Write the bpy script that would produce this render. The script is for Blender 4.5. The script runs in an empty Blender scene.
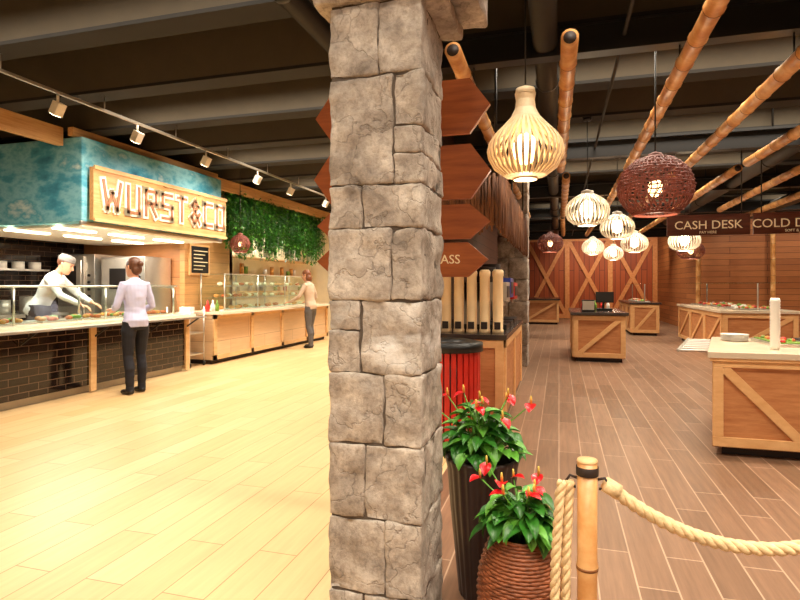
import bpy,bmesh,math,random
from mathutils import Vector,Matrix,noise
from mathutils.bvhtree import BVHTree
random.seed(7)
pi=math.pi
sc=bpy.context.scene
sc.view_settings.view_transform='Standard'
sc.view_settings.look='None'

# ---------------------------------------------------------------- materials
def C(h):
    h=h.lstrip('#'); o=[]
    for i in (0,2,4):
        c=int(h[i:i+2],16)/255
        o.append(c/12.92 if c<=.04045 else ((c+.055)/1.055)**2.4)
    return (*o,1)
def newmat(name):
    m=bpy.data.materials.new(name); m.use_nodes=True
    nt=m.node_tree; b=nt.nodes['Principled BSDF']
    return m,nt,b
def L(nt,a,b): nt.links.new(a,b)
def coords(nt,axes=None,scale=(1,1,1)):
    tc=nt.nodes.new('ShaderNodeTexCoord'); src=tc.outputs['Object']
    if axes:
        s=nt.nodes.new('ShaderNodeSeparateXYZ'); L(nt,src,s.inputs[0])
        c=nt.nodes.new('ShaderNodeCombineXYZ')
        for i,a in enumerate(axes): L(nt,s.outputs[a],c.inputs[i])
        src=c.outputs[0]
    mp=nt.nodes.new('ShaderNodeMapping'); mp.inputs['Scale'].default_value=scale
    L(nt,src,mp.inputs[0]); return mp.outputs[0]
def ramp(nt,fac,stops):
    r=nt.nodes.new('ShaderNodeValToRGB'); el=r.color_ramp.elements
    el[0].position=stops[0][0]; el[0].color=stops[0][1]
    el[1].position=stops[-1][0]; el[1].color=stops[-1][1]
    for p,c in stops[1:-1]:
        e=el.new(p); e.color=c
    L(nt,fac,r.inputs[0]); return r.outputs[0]
def noise_t(nt,vec,scale,detail=4,rough=.6):
    n=nt.nodes.new('ShaderNodeTexNoise'); n.inputs['Scale'].default_value=scale
    n.inputs['Detail'].default_value=detail; n.inputs['Roughness'].default_value=rough
    L(nt,vec,n.inputs['Vector']); return n.outputs[0]
def bump(nt,b,h,strength=.3,dist=.01):
    bn=nt.nodes.new('ShaderNodeBump'); bn.inputs['Strength'].default_value=strength
    bn.inputs['Distance'].default_value=dist
    L(nt,h,bn.inputs['Height']); L(nt,bn.outputs[0],b.inputs['Normal'])
def plain(name,c,rough=.5,metal=0,var=.12,nscale=6,emit=0,bmp=0):
    m,nt,b=newmat(name); col=C(c) if isinstance(c,str) else c
    v=coords(nt); n=noise_t(nt,v,nscale)
    lo=tuple(x*(1-var) for x in col[:3])+(1,); hi=tuple(min(1,x*(1+var)) for x in col[:3])+(1,)
    o=ramp(nt,n,[(.3,lo),(.7,hi)]); L(nt,o,b.inputs['Base Color'])
    b.inputs['Roughness'].default_value=rough; b.inputs['Metallic'].default_value=metal
    if emit:
        b.inputs['Emission Color'].default_value=col; b.inputs['Emission Strength'].default_value=emit
    if bmp: bump(nt,b,n,bmp)
    return m
def wood(name,c1,c2,scale=(20,20,1.5),rough=.5,ns=1.5):
    m,nt,b=newmat(name); v=coords(nt,None,scale)
    n=noise_t(nt,v,ns,5,.65)
    o=ramp(nt,n,[(.3,C(c1)),(.7,C(c2))]); L(nt,o,b.inputs['Base Color'])
    b.inputs['Roughness'].default_value=rough; bump(nt,b,n,.15,.003); return m
def planks(name,axes,c1,c2,mortar,bw,rh,ms=.004,rough=.4,grain=(2,30,1),gstr=.35,off=.5,bstr=.3,spec=.5):
    m,nt,b=newmat(name); v=coords(nt,axes)
    br=nt.nodes.new('ShaderNodeTexBrick'); L(nt,v,br.inputs['Vector'])
    br.offset=off
    br.inputs['Color1'].default_value=C(c1); br.inputs['Color2'].default_value=C(c2)
    br.inputs['Mortar'].default_value=C(mortar); br.inputs['Scale'].default_value=1
    br.inputs['Mortar Size'].default_value=ms; br.inputs['Brick Width'].default_value=bw
    br.inputs['Row Height'].default_value=rh; br.inputs['Bias'].default_value=0
    mp=nt.nodes.new('ShaderNodeMapping'); mp.inputs['Scale'].default_value=grain; L(nt,v,mp.inputs[0])
    n=noise_t(nt,mp.outputs[0],1.6,5,.65)
    g=ramp(nt,n,[(.25,(1-gstr,)*3+(1,)),(.75,(1,1,1,1))])
    mx=nt.nodes.new('ShaderNodeMix'); mx.data_type='RGBA'; mx.blend_type='MULTIPLY'
    mx.inputs[0].default_value=1; L(nt,br.outputs['Color'],mx.inputs[6]); L(nt,g,mx.inputs[7])
    L(nt,mx.outputs[2],b.inputs['Base Color']); b.inputs['Roughness'].default_value=rough
    b.inputs['Specular IOR Level'].default_value=spec
    inv=nt.nodes.new('ShaderNodeMath'); inv.operation='SUBTRACT'; inv.inputs[0].default_value=1
    L(nt,br.outputs['Fac'],inv.inputs[1]); bump(nt,b,inv.outputs[0],bstr,.004); return m
def stone_mat(name,cols,sc_=7):
    m,nt,b=newmat(name); v=coords(nt)
    n=noise_t(nt,v,sc_,8,.65); n2=noise_t(nt,v,sc_*7,6,.7)
    o=ramp(nt,n,[(.28,C(cols[0])),(.42,C(cols[1])),(.55,C(cols[2])),(.70,C(cols[3]))])
    mx=nt.nodes.new('ShaderNodeMix'); mx.data_type='RGBA'; mx.blend_type='MULTIPLY'; mx.inputs[0].default_value=.6
    g=ramp(nt,n2,[(.34,(.45,.42,.4,1)),(.55,(1,1,1,1))]); L(nt,o,mx.inputs[6]); L(nt,g,mx.inputs[7])
    vo=nt.nodes.new('ShaderNodeTexVoronoi'); vo.feature='DISTANCE_TO_EDGE'; vo.inputs['Scale'].default_value=sc_*.5
    wv=nt.nodes.new('ShaderNodeVectorMath'); wv.operation='MULTIPLY_ADD'
    nn=nt.nodes.new('ShaderNodeTexNoise'); nn.inputs['Scale'].default_value=7; nn.inputs['Detail'].default_value=5; L(nt,v,nn.inputs['Vector'])
    L(nt,nn.outputs['Color'],wv.inputs[0]); wv.inputs[1].default_value=(.4,.4,.4); L(nt,v,wv.inputs[2])
    L(nt,wv.outputs[0],vo.inputs['Vector'])
    cr=ramp(nt,vo.outputs['Distance'],[(0,(.5,.47,.45,1)),(.016,(1,1,1,1))])
    mx2=nt.nodes.new('ShaderNodeMix'); mx2.data_type='RGBA'; mx2.blend_type='MULTIPLY'; mx2.inputs[0].default_value=.5
    L(nt,mx.outputs[2],mx2.inputs[6]); L(nt,cr,mx2.inputs[7])
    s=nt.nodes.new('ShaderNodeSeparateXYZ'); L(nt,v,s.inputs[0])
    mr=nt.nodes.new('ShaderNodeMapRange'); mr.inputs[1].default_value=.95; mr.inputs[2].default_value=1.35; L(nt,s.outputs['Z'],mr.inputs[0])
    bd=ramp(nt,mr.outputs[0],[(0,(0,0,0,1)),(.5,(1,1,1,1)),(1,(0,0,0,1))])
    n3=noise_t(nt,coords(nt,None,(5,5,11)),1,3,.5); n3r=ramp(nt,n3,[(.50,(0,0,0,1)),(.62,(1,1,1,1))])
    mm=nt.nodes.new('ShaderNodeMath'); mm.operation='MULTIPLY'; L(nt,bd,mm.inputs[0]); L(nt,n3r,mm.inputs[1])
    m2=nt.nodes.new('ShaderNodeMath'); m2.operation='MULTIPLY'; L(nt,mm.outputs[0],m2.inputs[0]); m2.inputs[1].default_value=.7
    mx3=nt.nodes.new('ShaderNodeMix'); mx3.data_type='RGBA'; L(nt,m2.outputs[0],mx3.inputs[0]); L(nt,mx2.outputs[2],mx3.inputs[6]); mx3.inputs[7].default_value=C('#f2efea')  # pale patches: splashes of light painted into the stone colour at mid height
    L(nt,mx3.outputs[2],b.inputs['Base Color'])
    b.inputs['Roughness'].default_value=.7
    ad=nt.nodes.new('ShaderNodeMath'); ad.operation='MULTIPLY_ADD'; L(nt,n2,ad.inputs[0]); ad.inputs[1].default_value=.6; L(nt,cr,ad.inputs[2])
    ad2=nt.nodes.new('ShaderNodeMath'); ad2.operation='MULTIPLY_ADD'; L(nt,n,ad2.inputs[0]); ad2.inputs[1].default_value=1.2; L(nt,ad.outputs[0],ad2.inputs[2])
    bump(nt,b,ad2.outputs[0],.6,.012); return m
def glass(name,tint=(.9,.97,.95,1),refl=.12):
    m=bpy.data.materials.new(name); m.use_nodes=True; nt=m.node_tree
    for n in list(nt.nodes): nt.nodes.remove(n)
    o=nt.nodes.new('ShaderNodeOutputMaterial'); mx=nt.nodes.new('ShaderNodeMixShader')
    t=nt.nodes.new('ShaderNodeBsdfTransparent'); t.inputs[0].default_value=tint
    g=nt.nodes.new('ShaderNodeBsdfGlossy'); g.inputs['Roughness'].default_value=.05
    mx.inputs[0].default_value=refl; L(nt,t.outputs[0],mx.inputs[1]); L(nt,g.outputs[0],mx.inputs[2]); L(nt,mx.outputs[0],o.inputs[0])
    return m
MT={}
def mk():
    M=MT
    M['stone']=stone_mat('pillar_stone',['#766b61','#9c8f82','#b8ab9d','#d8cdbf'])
    M['mortar']=plain('mortar','#5a4e43',.9,0,.2,30,bmp=.4)
    M['floorL']=planks('light_plank_floor',('Y','X','Z'),'#e2bf8c','#d8b07a','#9c7446',1.25,.21,.0025,.42,(1.2,14,1),.2,.37,.1)
    M['floorR']=planks('brown_plank_tile',('Y','X','Z'),'#9c775d','#83624a','#c8a78c',1.0,.17,.004,.36,(1.5,22,1),.4,.33,.2)
    M['ceil']=plain('ceiling_paint','#14110d',.9)
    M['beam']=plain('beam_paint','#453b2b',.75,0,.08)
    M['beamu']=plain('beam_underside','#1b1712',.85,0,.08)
    M['duct']=plain('duct_metal','#26211b',.5,.2,.1)
    M['black']=plain('black_steel','#0d0a08',.45)
    M['tile']=planks('black_subway_tile',('Y','Z','X'),'#1a110e','#281c17','#66513f',.24,.085,.004,.1,(1,1,1),.1,.5,.5)
    M['steel']=plain('stainless_steel','#d6cfc4',.28,.85,.05)
    M['steelb']=plain('brushed_steel','#b9b0a3',.4,.6,.08)
    M['white']=plain('white_enamel','#eee6d8',.4,0,.03)
    M['cream']=plain('cream_wall','#f2e3c0',.6,0,.04)
    M['woodL']=wood('light_oak','#c99a66','#e0b883',(3,3,14))
    M['woodY']=wood('light_oak_run_y','#b98249','#d8a96f',(20,1.5,20))
    M['woodpanel']=planks('oak_panel',('Y','Z','X'),'#d9a468','#cf965a','#94622f',2.2,.2,.003,.45,(1.5,20,1),.25)
    M['woodpanelX']=planks('oak_panel_cross',('X','Z','Y'),'#c98c5a','#bd7f4e','#7a4b28',2.4,.3,.003,.45,(1.5,20,1),.25)
    M['bakery']=planks('bakery_panel',('Y','Z','X'),'#dcb78c','#d0a67a','#9b7a58',1.2,.39,.004,.4,(1.5,20,1),.2)
    M['kiosk']=wood('kiosk_cherry','#b4703f','#d0905c',(3,3,20))
    M['kioskF']=wood('kiosk_frame','#dfa76b','#edbc82',(6,6,14))
    M['arrow']=wood('red_brown_board','#8a431a','#b8642c',(1.5,8,16))
    M['signb']=wood('sign_walnut','#50261a','#6e3823',(2,8,20))
    M['text']=plain('sign_lettering','#f2dcae',.5,emit=.15)
    M['letter']=plain('channel_letter','#f3e6cc',.4,emit=.15)
    M['letterin']=plain('letter_face','#9a6543',.5)
    M['dark']=plain('dark_brown','#2a1a12',.6)
    m,nt,b=newmat('bamboo'); v=coords(nt,None,(3,3,3)); n=noise_t(nt,v,2,5)
    L(nt,ramp(nt,n,[(.3,C('#ad6c34')),(.5,C('#cb9054')),(.72,C('#e6ba80'))]),b.inputs['Base Color']); b.inputs['Roughness'].default_value=.35
    M['bamboo']=m
    M['node']=plain('bamboo_node','#7a4a22',.5)
    M['red']=plain('red_slat','#cc2a1e',.4,0,.15)
    M['redwall']=planks('red_barn_boards',('Z','X','Y'),'#c55c2a','#ac4b22','#542310',4,.2,.01,.55,(1,20,1),.25)
    M['redframe']=wood('barn_frame','#db8448','#efa468',(8,8,8))
    M['brownwall']=planks('brown_shingle',('X','Z','Y'),'#c47a44','#a96334','#5e3018',1.8,.16,.006,.55,(2,20,1),.3)
    M['brownwallY']=planks('brown_shingle_side',('Y','Z','X'),'#c47a44','#a96334','#5e3018',1.8,.16,.006,.55,(2,20,1),.3)
    M['divider']=planks('dark_board_wall',('Y','Z','X'),'#5a3521','#4a2a1a','#1d0f08',2,.18,.006,.6,(2,20,1),.3)
    m,nt,b=newmat('teal_mural'); v=coords(nt,None,(1,1,1.8)); n=noise_t(nt,v,1.9,7,.6)
    L(nt,ramp(nt,n,[(.3,C('#2f7088')),(.43,C('#4c9fb6')),(.52,C('#8dc6cf')),(.6,C('#57a5b8')),(.72,C('#dde6dc'))]),b.inputs['Base Color'])
    b.inputs['Roughness'].default_value=.6; M['teal']=m
    M['slat']=wood('lamp_slat','#e0c397','#f3e0bc',(8,8,8),.5)
    M['slatw']=plain('lamp_slat_white','#f6eedc',.5,0,.04)
    M['bulb']=plain('lamp_glow','#ffd79a',.5,0,.02,emit=7)
    M['bulbw']=plain('lamp_glow_white','#ffe9c4',.5,0,.02,emit=10)
    M['wicker']=plain('dark_wicker','#7a3a2a',.55,0,.35,20)
    M['wickerb']=plain('basket_weave','#8a4d2c',.5,0,.35,25)
    M['pot']=plain('dark_planter','#33211b',.4,0,.2)
    M['soil']=plain('soil','#2b1a10',.95,0,.3,40,bmp=.6)
    M['leaf']=plain('leaf_green','#2f6a1e',.35,0,.4,14)
    M['leaf2']=plain('leaf_bright','#5c9a32',.4,0,.3,14)
    M['flower']=plain('anthurium_red','#c4121c',.3,0,.15)
    M['spadix']=plain('spadix','#e8c05a',.5)
    M['rope']=plain('hemp_rope','#dcbf90',.8,0,.2,60,bmp=.4)
    M['stick']=wood('hanging_stick','#4a2b19','#8a5834',(12,12,3),.7)
    M['glass']=glass('clear_glass')
    M['screen']=plain('menu_board_black','#1b1715',.4)
    M['food1']=plain('roast_food','#c4622a',.5,0,.5,30,bmp=.5)
    M['food2']=plain('salad_food','#6f8f2d',.5,0,.6,30,bmp=.5)
    M['bread']=plain('pastry','#cf8f45',.6,0,.4,20)
    M['blue']=plain('blue_plastic','#2c3f9a',.35)
    M['tube']=plain('cup_tube','#f2d3a4',.35,0,.08)
    M['topst']=plain('dark_countertop','#3b2f2a',.2,0,.2)
    M['topw']=plain('pale_countertop','#dcc8ac',.25,0,.06)
    M['skin']=plain('skin','#d59a78',.5,0,.06)
    M['hairb']=plain('brown_hair','#5b341d',.5,0,.3,40)
    M['hairr']=plain('auburn_hair','#74401f',.5,0,.3,40)
    M['shirt']=plain('lilac_shirt','#bfbdd8',.8,0,.06,10)
    M['pants']=plain('black_trousers','#14121a',.8)
    M['beige']=plain('beige_top','#bfa58c',.8,0,.08)
    M['grey']=plain('grey_trousers','#5c5756',.8)
    M['chef']=plain('chef_white','#dedad4',.8,0,.04)
    M['cap']=plain('chef_cap_grey','#6f6760',.8,0,.1)
    M['apron']=plain('apron_dark','#3a3232',.8)
    M['shoe']=plain('shoe_black','#1a1513',.5)
    M['lips']=plain('lips','#a8503f',.5)
    M['eye']=plain('eye_dark','#22150f',.2)
mk()

# ---------------------------------------------------------------- mesh builder
class MB:
    def __init__(s): s.V=[];s.F=[];s.I=[];s.S=[]
    def add(s,V,F,mat,smooth=False,M=None):
        o=len(s.V)
        s.V+= [ (M@Vector(v)) if M else Vector(v) for v in V]
        for f in F: s.F.append([i+o for i in f]); s.I.append(mat); s.S.append(smooth)
    def box(s,x0,x1,y0,y1,z0,z1,mat,M=None):
        V=[(x,y,z) for x in (x0,x1) for y in (y0,y1) for z in (z0,z1)]
        F=[(0,1,3,2),(4,6,7,5),(0,4,5,1),(2,3,7,6),(0,2,6,4),(1,5,7,3)]
        s.add(V,F,mat,False,M)
    def bar(s,p0,p1,w,t,mat,side=(0,1,0)):
        p0=Vector(p0);p1=Vector(p1);d=p1-p0;l=d.length;d.normalize()
        n=Vector(side).normalized(); u=n.cross(d).normalized(); n=d.cross(u)
        M=Matrix((( d.x,u.x,n.x,p0.x),(d.y,u.y,n.y,p0.y),(d.z,u.z,n.z,p0.z),(0,0,0,1)))
        s.box(0,l,-w/2,w/2,-t/2,t/2,mat,M)
    def tube(s,pts,rad,mat,n=8,cap=True,smooth=True,closed=False,squash=1,ref=None):
        pts=[Vector(p) for p in pts]; m=len(pts)
        if not hasattr(rad,'__len__'): rad=[rad]*m
        T=[]
        for i in range(m):
            a=pts[(i-1)%m] if (i>0 or closed) else pts[0]; b=pts[(i+1)%m] if (i<m-1 or closed) else pts[-1]
            T.append((b-a).normalized())
        r=Vector(ref) if ref else (Vector((0,0,1)) if abs(T[0].z)<.9 else Vector((1,0,0)))
        N=(r-T[0]*r.dot(T[0])).normalized(); V=[];F=[]
        for i in range(m):
            N=(N-T[i]*N.dot(T[i])).normalized(); B=T[i].cross(N)
            for k in range(n):
                a=2*pi*k/n; V.append(pts[i]+N*math.cos(a)*rad[i]*squash+B*math.sin(a)*rad[i])
        rr=m if closed else m-1
        for i in range(rr):
            for k in range(n):
                j=(i+1)%m; F.append((i*n+k,i*n+(k+1)%n,j*n+(k+1)%n,j*n+k))
        if cap and not closed:
            F.append(tuple(range(n-1,-1,-1))); F.append(tuple((m-1)*n+k for k in range(n)))
        s.add(V,F,mat,smooth)
    def cyl(s,p0,p1,r0,mat,r1=None,n=16,smooth=True):
        s.tube([p0,p1],[r0,r0 if r1 is None else r1],mat,n,True,smooth)
    def lathe(s,prof,c,mat,n=32,rf=None,smooth=True,cap=False):
        V=[];F=[];m=len(prof)
        for r,z in prof:
            for k in range(n):
                a=2*pi*k/n; q=r*(rf(a) if rf else 1); V.append((c[0]+q*math.cos(a),c[1]+q*math.sin(a),c[2]+z))
        for i in range(m-1):
            for k in range(n): F.append((i*n+k,i*n+(k+1)%n,(i+1)*n+(k+1)%n,(i+1)*n+k))
        if cap: F.append(tuple(range(n-1,-1,-1))); F.append(tuple((m-1)*n+k for k in range(n)))
        s.add(V,F,mat,smooth)
    def ell(s,c,r,mat,n=16,M=None):
        V=[];F=[];m=n//2
        for i in range(m+1):
            t=pi*(i+.001)/(m+.002)
            for k in range(n):
                a=2*pi*k/n; V.append((c[0]+r[0]*math.sin(t)*math.cos(a),c[1]+r[1]*math.sin(t)*math.sin(a),c[2]-r[2]*math.cos(t)))
        for i in range(m):
            for k in range(n): F.append((i*n+k,i*n+(k+1)%n,(i+1)*n+(k+1)%n,(i+1)*n+k))
        F.append(tuple(range(n-1,-1,-1))); F.append(tuple(m*n+k for k in range(n)))
        s.add(V,F,mat,True,M)
    def prism(s,poly,z0,z1,mat,M=None):
        n=len(poly); V=[(x,y,z0) for x,y in poly]+[(x,y,z1) for x,y in poly]
        F=[tuple(range(n-1,-1,-1)),tuple(range(n,2*n))]+[(i,(i+1)%n,n+(i+1)%n,n+i) for i in range(n)]
        s.add(V,F,mat,False,M)
    def text(s,txt,size,M,mat,ext=.004,align='CENTER',bev=0):
        cu=bpy.data.curves.new('t','FONT'); cu.body=txt; cu.size=size; cu.extrude=ext; cu.align_x=align; cu.align_y='CENTER'
        cu.resolution_u=3; cu.offset=bev
        ob=bpy.data.objects.new('t',cu); sc.collection.objects.link(ob); bpy.context.view_layer.update()
        me=bpy.data.meshes.new_from_object(ob.evaluated_get(bpy.context.evaluated_depsgraph_get()))
        s.add([v.co.copy() for v in me.vertices],[tuple(p.vertices) for p in me.polygons],mat,False,M)
        bpy.data.objects.remove(ob); bpy.data.curves.remove(cu); bpy.data.meshes.remove(me)
    def obj(s,name,o=(0,0,0),bevel=0,fix=True):
        me=bpy.data.meshes.new(name); o=Vector(o)
        me.from_pydata([v-o for v in s.V],[],s.F)
        keys=[]
        for k in s.I:
            if k not in keys: keys.append(k)
        for k in keys: me.materials.append(MT[k])
        ix={k:i for i,k in enumerate(keys)}
        me.polygons.foreach_set('material_index',[ix[k] for k in s.I]); me.polygons.foreach_set('use_smooth',s.S)
        if fix:
            bm=bmesh.new(); bm.from_mesh(me); bmesh.ops.recalc_face_normals(bm,faces=bm.faces[:]); bm.to_mesh(me); bm.free()
        ob=bpy.data.objects.new(name,me); ob.location=o; sc.collection.objects.link(ob)
        if bevel:
            b=ob.modifiers.new('bevel','BEVEL'); b.width=bevel; b.segments=2; b.limit_method='ANGLE'
        return ob
def RX(a): return Matrix.Rotation(a,4,'X')
def RZ(a): return Matrix.Rotation(a,4,'Z')
def TR(*p): return Matrix.Translation(p)
def simple(name,boxes,bevel=0,o=(0,0,0)):
    m=MB()
    for b in boxes: m.box(*b)
    return m.obj(name,o,bevel)

# ---------------------------------------------------------------- people (built first)
def hand(m,w,d,nrm,side,curl,mat='skin'):
    w=Vector(w);d=Vector(d).normalized();n=Vector(nrm);n=(n-d*n.dot(d)).normalized();s=d.cross(n)*side
    m.tube([w-d*.02,w+d*.01,w+d*.045,w+d*.08,w+d*.09],[.022,.027,.036,.038,.03],mat,12,squash=.45,ref=n)
    for i,(o,l) in enumerate(((-.029,.068),(-.0095,.077),(.0105,.071),(.029,.055))):
        b=w+d*.08+s*o; q=b; dd=d.copy(); pts=[b-d*.015,b]
        for k in range(3):
            dd=(dd*math.cos(curl)-n*math.sin(curl)).normalized() if k==0 else (dd+(-n)*math.tan(curl*.6)).normalized()
            q=q+dd*l*(.42,.33,.25)[k]; pts.append(q)
        m.tube(pts,[.0085,.009,.0085,.0078,.006],mat,8)
    b=w+d*.025-s*.028; t=(-s*.75+d*.65-n*.25).normalized(); m.tube([b+s*.01,b+t*.02,b+t*.045,b+t*.045+(d*.8-s*.2-n*.2).normalized()*.028],[.012,.0115,.0105,.007],mat,8)
def ellv(c,r,n=16):
    t=MB(); t.ell(c,r,'x',n); return t.V,t.F
def human(name,loc,yaw,bend,arms,top,legs,hair,style,look=0,nod=0,hatm=None,stride=0,H=1.7,apron=None,slim=1):
    m=MB(); cb,sb=math.cos(bend),math.sin(bend)
    def T(p):
        x,y,z=p; return Vector((x,y*cb+(z-.95)*sb,.95+(z-.95)*cb-y*sb))
    def loft(rings,mat,f,n=20,cap=True):
        V=[];F=[]
        for (cx,cy,z,rx,ry) in rings:
            for k in range(n):
                a=2*pi*k/n; V.append(f((cx+rx*math.cos(a),cy+ry*math.sin(a),z)))
        for i in range(len(rings)-1):
            for k in range(n): F.append((i*n+k,i*n+(k+1)%n,(i+1)*n+(k+1)%n,(i+1)*n+k))
        F.append(tuple(range(n-1,-1,-1))); F.append(tuple((len(rings)-1)*n+k for k in range(n)))
        m.add(V,F,mat,True)
    R_=[(0,-.01,.84,.165,.115),(0,-.015,.92,.172,.122),(0,-.005,1.0,.15,.106),(0,.0,1.08,.135,.098),(0,.005,1.2,.152,.115),(0,.005,1.3,.168,.115),(0,-.005,1.37,.168,.095),(0,-.01,1.415,.12,.07),(0,-.008,1.44,.06,.055)]
    loft([(a,b,c,d*slim,e) for a,b,c,d,e in R_],top,T)
    loft([(0,-.01,.80,.14,.1),(0,-.015,.87,.162*slim,.115),(0,-.01,.95,.155*slim,.108)],legs,lambda p:Vector(p))
    m.tube([T((0,-.01,1.40)),T((0,.0,1.47)),T((0,.012,1.53))],[.055,.047,.048],'skin',14)
    hc=Vector((0,.025,1.585)); HM=TR(*T(hc))@RX(-bend*.6-nod)@RZ(look)
    def HT(p): return HM@Vector(p)
    loft([(0,.05,-.118,.02,.02),(0,.042,-.108,.036,.04),(0,.028,-.085,.052,.062),(0,.012,-.05,.064,.08),(0,0,-.01,.071,.092),(0,-.004,.03,.075,.097),(0,-.006,.07,.07,.09),(0,-.008,.1,.05,.066),(0,-.008,.116,.02,.026)],'skin',HT)
    m.tube([HT((0,.088,.012)),HT((0,.104,-.015)),HT((0,.11,-.032)),HT((0,.092,-.04))],[.006,.009,.013,.008],'skin',8)
    for s in (-1,1):
        m.tube([HT((s*.07,-.005,.018)),HT((s*.082,-.012,.012)),HT((s*.08,-.005,-.012)),HT((s*.07,.004,-.03))],[.008,.011,.01,.006],'skin',8)
    if style=='bun':
        m.add(*ellv((0,-.02,.035),(.086,.102,.1)),hair,True,HM); m.add(*ellv((0,-.06,-.035),(.07,.055,.07)),hair,True,HM); m.add(*ellv((0,-.125,.03),(.038,.038,.04)),hair,True,HM)
    elif style=='bob':
        m.add(*ellv((0,-.018,.035),(.084,.102,.1)),hair,True,HM); m.add(*ellv((0,-.045,-.06),(.08,.068,.1)),hair,True,HM)
    else:
        m.add(*ellv((0,-.022,.03),(.079,.093,.085)),hair,True,HM)
    if hatm:
        rings=[(0,-.008,.048,.082,.104),(0,-.008,.06,.085,.107),(0,-.01,.10,.08,.1),(0,-.01,.125,.06,.08),(0,-.01,.132,.02,.03)]
        loft(rings,hatm,HT)
    for s in (-1,1):
        st=stride*s; kx,ky=s*.092,.02+st*.5; ax,ay=s*.095,-.015+st
        m.tube([(s*.078,-.012,.90),(s*.086,-.005,.80),(s*.09,.006+st*.25,.65),(kx,ky,.48),(s*.096,-.018+st*.75,.32),(ax,ay,.12),(ax,ay,.05)],[.085,.09,.076,.06,.06,.047,.05],legs,16)
        m.tube([(ax,ay-.055,.035),(ax,ay-.02,.04),(ax*1.03,ay+.06,.036),(ax*1.08,ay+.13,.03),(ax*1.1,ay+.165,.025)],[.026,.036,.039,.037,.022],'shoe',12,squash=.85)
    for s,(el,wr,hd,hn,curl) in zip((-1,1),arms):
        sh=T((s*.158*slim,-.005,1.365)); el=Vector(el);wr=Vector(wr)
        m.tube([sh+Vector((-s*.05,0,-.005)),sh,sh.lerp(el,.35),sh.lerp(el,.85),el,el.lerp(wr,.3),el.lerp(wr,.9)],[.055,.058,.052,.045,.044,.043,.034],top,14)
        m.tube([el.lerp(wr,.8),wr],[.028,.025],'skin',10)
        hand(m,wr,hd,hn,-s,curl)
    m.tube([T((.052*math.cos(a),-.005+.052*math.sin(a),1.435-.01*math.sin(a))) for a in [2*pi*k/16 for k in range(16)]],.012,top,6,closed=True)
    if apron: loft([(0,.01,.5,.15,.125),(0,.005,.7,.165,.13),(0,.0,.9,.175,.13),(0,0,.98,.165,.122)],apron,lambda p:Vector(p))
    me=bpy.data.meshes.new('src'); me.from_pydata(m.V,[],m.F); bm=bmesh.new(); bm.from_mesh(me); bmesh.ops.recalc_face_normals(bm,faces=bm.faces[:]); bm.to_mesh(me); bm.free()
    ob=bpy.data.objects.new('src',me); sc.collection.objects.link(ob)
    r=ob.modifiers.new('r','REMESH'); r.mode='VOXEL'; r.voxel_size=.0065; sm=ob.modifiers.new('s','SMOOTH'); sm.factor=.5; sm.iterations=3
    bpy.context.view_layer.update(); res=bpy.data.meshes.new_from_object(ob.evaluated_get(bpy.context.evaluated_depsgraph_get()))
    bvh=BVHTree.FromPolygons(m.V,m.F); keys=sorted(set(m.I))+['eye','lips']
    for k in keys: res.materials.append(MT[k])
    ix={k:i for i,k in enumerate(keys)}
    co=[v.co.copy() for v in res.vertices]; nr=[v.normal.copy() for v in res.vertices]; out=[]
    for c,n_ in zip(co,nr):
        if .1<c.z<1.4: c=c+n_*(noise.noise(Vector((c.x*9,c.y*9,c.z*16)))*.006)
        out+=[c.x,c.y,c.z]
    mi=[ix[m.I[bvh.find_nearest(p.center)[2]]] for p in res.polygons]
    res.vertices.foreach_set('co',out); res.polygons.foreach_set('material_index',mi); res.polygons.foreach_set('use_smooth',[True]*len(mi))
    d=MB()
    for s in (-1,1):
        d.add(*ellv((s*.03,.083,.008),(.011,.008,.006)),'eye',True,HM)
        d.tube([HT((s*.016,.092,.026)),HT((s*.03,.09,.03)),HT((s*.045,.078,.026))],.003,hair,5)
    d.tube([HT((-.02,.084,-.066)),HT((0,.093,-.065)),HT((.02,.084,-.066))],.0045,'lips',6)
    bm=bmesh.new(); bm.from_mesh(res)
    nv=[bm.verts.new(v) for v in d.V]
    for f,k in zip(d.F,d.I):
        try: fc=bm.faces.new([nv[i] for i in f]); fc.material_index=ix[k]; fc.smooth=True
        except Exception: pass
    bm.to_mesh(res); bm.free(); res.name=name
    bpy.data.objects.remove(ob)
    o=bpy.data.objects.new(name,res); o.location=loc; o.rotation_euler=(0,0,yaw); o.scale=(H/1.7,)*3; sc.collection.objects.link(o)
human('woman_customer',(-5.12,5.72,0),math.radians(72),.04,
   [((-.22,.03,1.10),(-.15,.23,1.06),(.35,.9,-.1),(0,-.2,1),.5),((.23,.0,1.10),(.17,.2,1.0),(-.3,.9,.0),(0,-.2,1),.5)],
   'shirt','pants','hairb','bun',look=.25,nod=.1,stride=.03,slim=.92)
human('chef',(-7.12,6.1,0),math.radians(-68),.5,
   [((-.2,.38,1.12),(-.13,.6,1.0),(.1,.9,-.35),(0,.3,1),.4),((.2,.36,1.1),(.1,.56,.98),(-.1,.9,-.35),(0,.3,1),.4)],
   'chef','grey','hairb','short',look=0,nod=.1,hatm='cap',H=1.88,apron='apron')
human('woman_customer',(-5.22,11.0,0),math.radians(85),.12,
   [((-.27,.12,1.12),(-.26,.36,1.0),(0,1,-.15),(0,.15,1),.25),((.24,.0,1.1),(.2,.18,.98),(-.2,.9,.1),(0,-.2,1),.4)],
   'beige','grey','hairr','bob',look=.1,nod=.2,stride=.05,slim=.92)

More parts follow.
